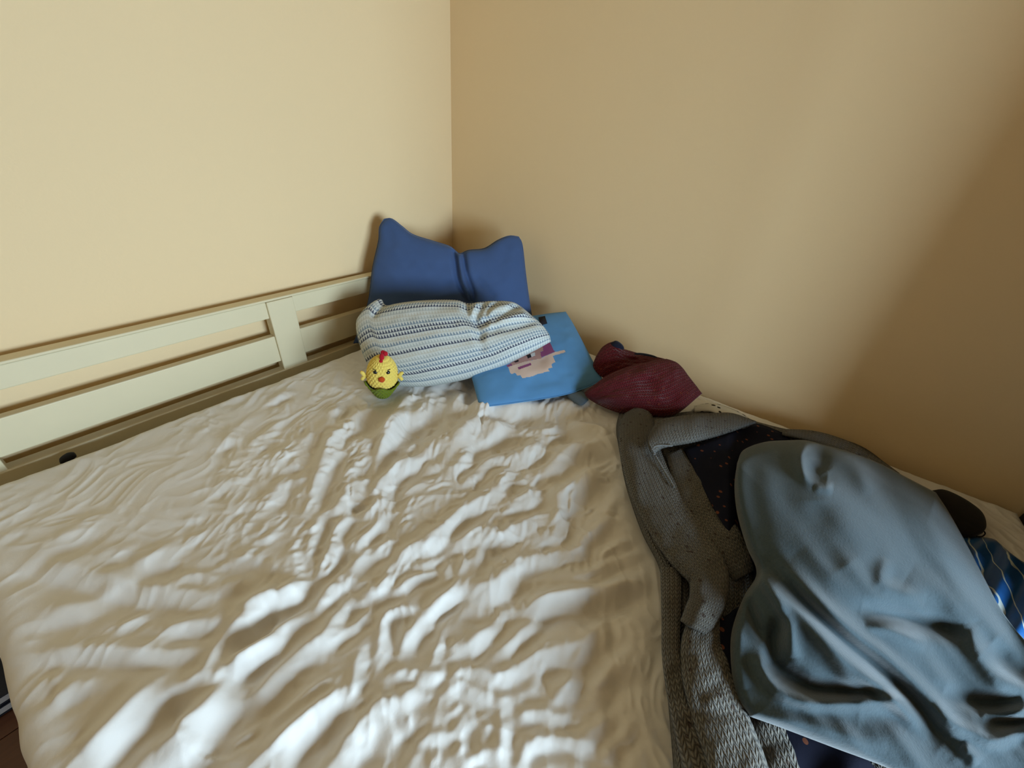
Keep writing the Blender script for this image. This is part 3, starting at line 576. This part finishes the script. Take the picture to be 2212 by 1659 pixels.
def cupfn(T, R_, Z_):
    R2, Z2 = stitches(7, 22, 0.0042, 0.0, 0.058)(T, R_, Z_)
    k = np.clip((Z_ - 0.030) / 0.026, 0, 1)
    w = np.abs(np.cos(2.5 * (T - 0.9))) ** 3
    return R2 + k * 0.005 * w, Z2 + k * (0.011 * w - 0.006)
link('cup', lathe_mesh('cup', prof, 144, cupfn), M_grn, chick)
def ball(name, c, r, mat, parent, sc=(1, 1, 1)):
    bm = bmesh.new(); bmesh.ops.create_uvsphere(bm, u_segments=20, v_segments=14, radius=1)
    for v in bm.verts: v.co = Vector((c[0] + v.co.x * r * sc[0], c[1] + v.co.y * r * sc[1], c[2] + v.co.z * r * sc[2]))
    me = bpy.data.meshes.new(name); bm.to_mesh(me); bm.free(); return link(name, me, mat, parent)
# face looks along local -y
for sx in (-1, 1):
    e = ball('eye', (sx * 0.0165, -0.0315, 0.107), 0.0066, M_eye, chick)
    br_ = link('eyelash', tube_mesh('eyelash', [(sx * 0.009, -0.0355, 0.1105), (sx * 0.0165, -0.0335, 0.1145), (sx * 0.0235, -0.0295, 0.1165)], 0.0010, 6), M_eye, e)
ball('beak', (0, -0.0435, 0.090), 0.0092, M_org, chick, (1, 0.8, 1))
cmb = ball('comb', (0.0, -0.010, 0.143), 0.0075, M_redy, chick, (0.9, 1.0, 1.7))
for q, r_ in (((0.009, 0.0, 0.150), 0.0075), ((-0.002, -0.017, 0.134), 0.0058), ((0.003, 0.004, 0.151), 0.007)): ball('lobe', q, r_, M_redy, cmb)
for sx in (-1, 1):
    w = link('wing', tube_mesh('wing', [(sx * 0.040, -0.004, 0.077), (sx * 0.049, -0.008, 0.081), (sx * 0.054, -0.010, 0.091), (sx * 0.059, -0.010, 0.094)], [0.005, 0.006, 0.0055, 0.004], 10), M_yel, chick)
    link('wing_tip', tube_mesh('wing_tip', [(sx * 0.046, -0.007, 0.079), (sx * 0.053, -0.009, 0.073), (sx * 0.056, -0.010, 0.067)], [0.005, 0.0055, 0.005], 10), M_yel, w)
fwd = CAM - cb; ang = math.atan2(fwd[1], fwd[0]) + math.pi / 2 - 0.05
axis = Vector(RM[2])
chick.matrix_world = Matrix.Translation(Vector(cb) + Vector((0, 0, 0.001))) @ Matrix.Rotation(math.radians(6), 4, axis) @ Matrix.Rotation(ang, 4, 'Z')

# ------------------------------------------------------------------ blankets on the wall side
def hpatch(name, px, hfun, mat, nu, nv, th, parent=None, metric=None):
    gu, gv, s, t = coons(*px, nu, nv)
    h = hfun(gu, gv, s, t); P = unproj(gu, gv, h)
    du = np.r_[[[0]], np.cumsum(np.linalg.norm(np.diff(P[nv // 2], axis=0), axis=1))[:, None]].ravel()
    dv = np.r_[[[0]], np.cumsum(np.linalg.norm(np.diff(P[:, nu // 2], axis=0), axis=1))[:, None]].ravel()
    uv = (np.repeat(dv[:, None], nu + 1, 1), np.repeat(du[None], nv + 1, 0))
    o = link(name, grid_mesh(name, P, uv, True), mat, parent); solid(o, th); return o
def edge01(s, t, k=0.08):
    e = np.minimum(np.minimum(s, 1 - s), np.minimum(t, 1 - t)) / k
    return np.sqrt(np.clip(1 - (1 - np.clip(e, 0, 1)) ** 2, 0, 1))
def ribbon(name, pts, mat, arch, parent, th=0.006, n=60, m=18, twist=0.0, seed=0, skew=0.0):
    """strip of knit: pts = (u, v, half width px, height above the mattress)"""
    L = smooth_line(pts, n); tn = np.gradient(L[:, :2], axis=0); tn /= np.linalg.norm(tn, axis=1)[:, None]
    nr = np.stack([tn[:, 1], -tn[:, 0]], 1)      # to the image right of a downward strip
    t = np.linspace(-1, 1, m + 1)
    gu = L[:, 0:1] - 0 + nr[:, 0:1] * L[:, 2:3] * t[None]; gv = L[:, 1:2] + nr[:, 1:2] * L[:, 2:3] * t[None]
    h = L[:, 3:4] + arch * np.sqrt(np.clip(1 - t[None] ** 2, 0, 1)) + skew * t[None] + 0.004 * vnoise(gu / 28, gv / 28, 51 + seed)
    P = unproj(gu, gv, h)
    dl = np.r_[0, np.cumsum(np.linalg.norm(np.diff(P[:, m // 2], axis=0), axis=1))]
    wd = np.linalg.norm(P[n // 2, 0] - P[n // 2, -1])
    uv = (np.repeat(dl[:, None], m + 1, 1), np.repeat((t[None] + 1) / 2 * wd, n + 1, 0))
    fl = nr[n // 2, 0] > 0
    o = link(name, grid_mesh(name, P, uv, True), mat, parent); solid(o, th); return o
M_knit = knit_mat('grey_wool', (0.20, 0.185, 0.16), (0.028, 0.025, 0.020), (0.05, 0.028, 0.02), 0.0105, 0.0078, 1.0, 0.5)
def navy_mat():
    t = NT('navy_speckled'); vo = t.node('ShaderNodeTexVoronoi'); vo.inputs['Scale'].default_value = 55; t.t.links.new(t.obj(), vo.inputs['Vector'])
    sel = t.math('GREATER_THAN', t.math('FRACT', t.math('MULTIPLY', vo.outputs['Color'], 3.7)), 0.25)
    msk = t.math('MULTIPLY', t.math('LESS_THAN', vo.outputs['Distance'], 0.21), sel)
    c = t.mix(msk, rgba((0.008, 0.009, 0.020)), rgba((0.16, 0.055, 0.03)))
    t.bump(t.noise(300, 2), 0.2, 0.001)
    return t.fin(c, 0.9, 0.12)
M_navy = navy_mat()
throw = empty('knitted_throw', tuple(P1(1500, 1200, 0.0)), 'chunky grey knitted throw with navy speckled lining, along the sheet edge', 'throw')
def kb(gu, gv, s, t): return 0.012 + (0.028 - 0.018 * np.clip((gu - 1560) / 60, 0, 1) * np.clip((gv - 918) / 16, 0, 1)) * edge01(s, t, 0.05) + 0.004 * vnoise(gu / 40, gv / 40, 61)
hpatch('knit_panel', ([(1338, 890), (1400, 897), (1500, 888), (1560, 888), (1625, 908), (1700, 927), (1790, 942), (1865, 966), (1940, 1022)],
    [(1940, 1022), (1900, 1150), (1880, 1400), (1960, 1720), (1990, 1850)], [(1468, 1850), (1600, 1860), (1800, 1860), (1990, 1850)],
    [(1338, 890), (1331, 925), (1337, 970), (1352, 1050), (1386, 1150), (1424, 1228), (1432, 1300), (1434, 1400), (1442, 1500), (1453, 1640), (1468, 1850)]), kb, M_knit, 110, 160, 0.006, throw)
props(hpatch('lining', ([(1478, 968), (1570, 937), (1628, 914), (1705, 940)], [(1705, 940), (1725, 1050), (1700, 1250), (1690, 1400)],
    [(1640, 1300), (1660, 1350), (1690, 1400)], [(1478, 968), (1515, 1045), (1560, 1130), (1612, 1200), (1640, 1300)]),
    lambda gu, gv, s, t: 0.060 - 0.030 * np.clip((gu - 1575) / 30, 0, 1) + 0.004 * edge01(s, t, .2) + 0.003 * vnoise(gu / 50, gv / 50, 62), M_navy, 40, 60, 0.003, throw), 'navy lining with small orange specks')
props(hpatch('lining', ([(1545, 1345), (1600, 1310), (1650, 1290)], [(1650, 1290), (1760, 1500), (2050, 1840)], [(1585, 1840), (1800, 1850), (2050, 1840)], [(1545, 1345), (1570, 1450), (1580, 1600), (1585, 1840)]),
    lambda gu, gv, s, t: 0.056 - 0.024 * np.clip((gu - 1585) / 25, 0, 1) + 0.006 * np.sin(gu / 22) * np.clip((gv - 1600) / 60, 0, 1), M_navy, 60, 60, 0.003, throw), 'navy lining with small orange specks')
ribbon('knit_fold', [(1366, 883, 20, .026), (1374, 902, 35, .034), (1381, 965, 44, .042), (1404, 1040, 50, .046), (1440, 1110, 53, .046), (1487, 1180, 54, .050), (1528, 1240, 46, .058), (1530, 1290, 42, .064), (1515, 1330, 40, .062), (1500, 1358, 36, .058)], M_knit, 0.026, throw, n=110, m=24, seed=1)
ribbon('knit_fold', [(1450, 1225, 24, .044), (1451, 1330, 22, .048), (1452, 1420, 22, .050), (1476, 1520, 32, .050), (1510, 1610, 46, .050), (1540, 1700, 56, .050), (1550, 1840, 60, .046)], M_knit, 0.014, throw, n=90, m=16, seed=2)
ribbon('knit_fold', [(1530, 1315, 30, .050), (1515, 1385, 44, .054), (1525, 1450, 54, .056), (1548, 1530, 58, .056), (1577, 1610, 62, .056), (1600, 1690, 66, .056), (1625, 1850, 72, .050)], M_knit, 0.024, throw, n=90, m=24, seed=3, skew=-0.006)
ribbon('knit_fold', [(1456, 975, 20, .050), (1490, 1050, 34, .048), (1532, 1120, 41, .046), (1576, 1185, 40, .044), (1605, 1245, 30, .028)], M_knit, 0.013, throw, n=90, m=20, seed=4)
ribbon('knit_fold', [(1632, 1500, 40, .024), (1650, 1560, 44, .026), (1672, 1630, 46, .028), (1692, 1705, 50, .030), (1725, 1840, 54, .030)], M_knit, 0.014, throw, n=60, m=20, seed=5)
ribbon('knit_fold', [(1690, 934, 8, .030), (1760, 944, 13, .036), (1830, 968, 15, .036), (1890, 1000, 13, .034), (1940, 1028, 7, .028)], M_knit, 0.012, throw, n=70, m=14, seed=6)
M_rim = plain('grey_wool_edge', (0.17, 0.17, 0.165), 0.95, 0.1, 420, 0.5, 0.8, 0.003, 0.3)
for rim in ([(1414, 982, .084), (1411, 968, .090), (1424, 962, .090), (1452, 963, .088)], [(1416, 985, .080), (1434, 1016, .074), (1456, 1052, .072)]):
    L_ = smooth_line([(p_[0], p_[1], p_[2]) for p_ in rim], 70)
    link('rolled_edge', tube_mesh('rolled_edge', unproj(L_[:, 0], L_[:, 1], L_[:, 2]), 0.0022 + 0.0007 * np.sin(np.arange(71) * 1.7), 8), M_rim, throw)
def flap(gu, gv, s, t): return 0.075 + 0.020 * np.sqrt(np.clip(1 - (2 * t - 1) ** 2, 0, 1)) - 0.03 * s ** 2 + 0.003 * vnoise(gu / 30, gv / 30, 64)
hpatch('collar', ([(1404, 932), (1425, 908), (1470, 898), (1530, 893), (1580, 892), (1632, 909)], [(1632, 909), (1634, 911), (1630, 915)],
    [(1413, 982), (1435, 968), (1500, 956), (1570, 937), (1630, 915)], [(1404, 932), (1400, 955), (1413, 982)]), flap, M_knit, 80, 24, 0.006, throw)

# white cloth with dark spots behind the throw
def spot_mat():
    t = NT('spotted_white'); vo = t.node('ShaderNodeTexVoronoi'); vo.inputs['Scale'].default_value = 48; t.t.links.new(t.obj(), vo.inputs['Vector'])
    return t.fin(t.mix(t.math('LESS_THAN', vo.outputs['Distance'], 0.33), rgba((0.62, 0.60, 0.55)), rgba((0.02, 0.015, 0.012))), 0.9, 0.1)
sp = ribbon('spotted_cloth', [(1500, 884, 8, .010), (1535, 881, 10, .020), (1565, 889, 12, .026), (1600, 903, 10, .024), (1630, 920, 6, .012)], spot_mat(), 0.012, None, 0.004, 40, 10, seed=7)
props(sp, 'white cloth with dark spots between the knitted throw and the wall', 'cloth')

# grey fleece blanket
def fleece_mat():
    t = NT('grey_fleece'); f = t.noise(260, 4, rough=0.65); g = t.noise(30, 3)
    c = t.mix(f, rgba((0.046, 0.066, 0.076)), rgba((0.072, 0.100, 0.116)))
    c = t.mix(t.math('MULTIPLY', g, 0.25), c, rgba((0.05, 0.072, 0.088)))
    t.bump(f, 0.35, 0.002); return t.fin(c, 0.95, 0.1, 0.35)
M_fleece = fleece_mat()
k7 = 912 / 2212.0
def c7(*p): return [(1300 + a * k7, 850 + b * k7) for a, b in p]
def c8(*p): return [(1300 + a * k7, 1150 + b * k7) for a, b in p]
FL = [(c7((730, 300), (708, 450), (735, 640), (800, 840), (960, 1030)), 18, .016), (c8((900, 240), (1010, 400), (1180, 590), (1380, 760), (1620, 950), (1840, 1170)), 13, .030), (c8((880, 180), (1010, 330), (1200, 500), (1420, 690), (1600, 860), (1750, 1060), (1900, 1180)), 12, -.030),
      (c8((960, 180), (1130, 360), (1330, 540), (1520, 680), (1700, 850), (1850, 1030)), 12, .024),
      (c7((1085, 245), (1045, 320), (1060, 420), (1120, 480)), 9, .014), (c7((1130, 262), (1150, 350), (1120, 430), (1180, 450)), 11, -.013), (c7((1180, 270), (1320, 370), (1420, 520)), 14, .010), (c7((1110, 480), (1210, 500)), 8, .008), (c7((1130, 560), (1150, 700), (1280, 900)), 24, -.010), (c7((900, 330), (860, 480), (900, 700), (1000, 850)), 26, .008),
      (c7((1360, 1130), (1600, 1180), (1880, 1270)), 13, -.036), (c7((1380, 1210), (1520, 1240), (1700, 1330)), 9, .014), (c7((1490, 860), (1480, 1000), (1700, 1080)), 12, .012), (c7((1600, 960), (1800, 1080), (1930, 1230)), 20, .012),
      (c7((2030, 1320), (2140, 1420), (2300, 1520)), 20, -.026), (c7((1930, 1200), (1960, 1330), (2100, 1490), (2300, 1560)), 13, .018),
      (c8((960, 440), (900, 540), (900, 680), (1000, 770), (1150, 825), (1550, 860)), 13, -.034), (c8((760, 340), (800, 460), (850, 580)), 8, -.018), (c8((790, 200), (900, 330), (985, 500), (1005, 660)), 11, .026), (c8((860, 590), (845, 720), (930, 835), (1100, 890), (1400, 880), (1600, 870)), 11, .022), (c8((700, 430), (690, 650), (740, 830)), 14, .014),
      (c8((1790, 830), (1950, 890), (2200, 890)), 14, -.026), (c8((2000, 980), (2250, 1010)), 11, -.022), (c8((1750, 880), (1830, 990), (1950, 1050), (2060, 1090), (2250, 1010)), 11, .020), (c8((1980, 960), (2100, 960), (2250, 920)), 9, .016), (c8((1350, 950), (1600, 990), (1780, 1120)), 18, -.016), (c8((800, 960), (1100, 1010), (1500, 1130)), 14, .010), (c8((1880, 1110), (1980, 1210)), 9, .014)]
def fl(gu, gv, s, t):
    e = edge01(s, t, 0.16)
    bulk = 0.050 * np.exp(-(((gu - 1880) / 260) ** 2 + ((gv - 1180) / 240) ** 2)) + 0.016
    q = np.clip((s - 0.3) / 0.45, 0, 1); base = 0.070 - 0.038 * q * q * (3 - 2 * q)
    a, b = (gu * 0.62 + gv * 0.78), (gu * 0.78 - gv * 0.62)
    soft = 0.007 * vnoise(a / 210, b / 48, 72) + 0.004 * vnoise(a / 120 + 3, b / 26, 73)
    rim = edge01(s, t, 0.045)
    return 0.046 + (base - 0.046) * rim + e * bulk + 0.8 * folds(gu, gv, [(p_, w_ * 1.05, a_) for p_, w_, a_ in FL], True) * np.clip(e * 1.5, 0, 1) + e * soft * np.clip((gv - 1100) / 200, 0.2, 1)
fleece = hpatch('fleece_blanket', ([(1592, 1000), (1606, 972), (1650, 955), (1700, 951), (1742, 951), (1785, 962), (1850, 980), (1905, 1003), (1960, 1032), (2022, 1064)],
    [(2022, 1064), (2052, 1110), (2088, 1175), (2128, 1252), (2168, 1325), (2230, 1405), (2310, 1500), (2400, 1620)],
    [(1620, 1548), (1700, 1577), (1800, 1615), (1900, 1652), (1990, 1690), (2150, 1720), (2400, 1620)],
    [(1592, 1000), (1586, 1050), (1592, 1110), (1612, 1180), (1634, 1238), (1606, 1290), (1580, 1360), (1577, 1430), (1588, 1500), (1620, 1548)]), fl, M_fleece, 220, 220, 0.005)
props(fleece, 'rumpled grey fleece blanket heaped over the knitted throw', 'blanket')

# black pouch with a cord loop
M_pouch = plain('black_fabric', (0.010, 0.008, 0.008), 0.8, 0.15, 90, 0.4, 0.3, sheen=0.1)
pouch = empty('pouch', tuple(P1(2080, 1110, 0.0)), 'black rounded pouch with a small cord loop beside the grey fleece blanket', 'pouch')
cushion('pouch_body', ([(2000, 1062), (2030, 1058), (2055, 1068)], [(2055, 1068), (2095, 1090), (2122, 1112), (2130, 1138), (2122, 1152)], [(2070, 1150), (2098, 1160), (2122, 1152)], [(2000, 1062), (2030, 1110), (2070, 1150)]),
    (np.array([0, 0, 1.0]), ZM + 0.022), 0.018, M_pouch, 40, 40, 2.2, 0.5, parent=pouch)
lp = [(2100, 1153), (2112, 1148), (2124, 1147), (2128, 1153), (2121, 1159), (2109, 1158), (2100, 1155)]
link('cord_loop', tube_mesh('cord_loop', [P1(a, b, 0.012) for a, b in smooth_line(lp, 30)], 0.0013, 6), M_pouch, pouch)

# shiny blue garment with white lines
def satin_mat():
    t = NT('blue_satin'); u, v = t.uv(); w = t.noise(14, 2)
    q = t.math('FRACT', t.math('ADD', t.math('MULTIPLY', v, 22.0), t.math('MULTIPLY', w, 1.1)))
    msk = t.math('LESS_THAN', q, 0.09)
    c = t.mix(msk, t.mix(t.noise(9, 2), rgba((0.012, 0.05, 0.20)), rgba((0.015, 0.12, 0.34))), rgba((0.45, 0.50, 0.48)))
    return t.fin(c, 0.35, 0.5)
def gar(gu, gv, s, t): return 0.008 + 0.016 * edge01(s, t, 0.2) + 0.006 * np.sin(gu / 14 + gv / 30) * edge01(s, t, 0.3)
g_ = hpatch('satin_shirt', ([(2070, 1158), (2120, 1160), (2150, 1166), (2172, 1185), (2200, 1208)], [(2200, 1208), (2250, 1240), (2300, 1290), (2350, 1400)], [(2150, 1380), (2250, 1400), (2350, 1400)], [(2070, 1158), (2100, 1240), (2150, 1380)]), gar, satin_mat(), 60, 60, 0.002)
props(g_, 'shiny blue shirt with thin white lines at the foot of the bed', 'shirt')

# ------------------------------------------------------------------ by the bed, on the floor
M_cover = plain('navy_cover', (0.008, 0.014, 0.032), 0.5, 0.35, 30, 0.2); M_page = plain('paper_edge', (0.62, 0.64, 0.66), 0.8)
for k, (z0, lab) in enumerate(((0.001, 'lower dark navy book of two stacked on the floor by the bed'), (0.0275, 'upper dark navy book of two stacked on the floor by the bed'))):
    bk = empty('book', (1.93, 0.12, z0), lab, 'book'); bk['group'] = 'books on the floor beside the bed'
    x0, x1, y0, y1 = 1.66 + 0.01 * k, 2.02, 0.02, 0.222 - 0.004 * k
    link('cover', box_mesh('cover', x0, x1, y0, y1, z0, z0 + 0.003, 0.001, 1), M_cover, bk, False)
    link('pages', box_mesh('pages', x0 + 0.004, x1 - 0.004, y0 + 0.003, y1 - 0.003, z0 + 0.0031, z0 + 0.0229, 0.001, 1), M_page, bk, False)
    link('cover', box_mesh('cover', x0, x1, y0, y1, z0 + 0.023, z0 + 0.026, 0.001, 1), M_cover, bk, False)
# dark scrap in the gap by the headboard
sc, _i = cushion('cloth_scrap', ([(128, 992), (145, 981), (160, 977)], [(160, 977), (164, 981), (166, 986)], [(130, 1002), (148, 997), (166, 986)], [(128, 992), (128, 997), (130, 1002)]),
    (np.array([0, 0, 1.0]), ZM - 0.020), 0.008, M_pouch, 20, 14, 2.2, 0.5)
props(sc, 'small dark cloth in the gap between mattress and headboard', 'cloth')
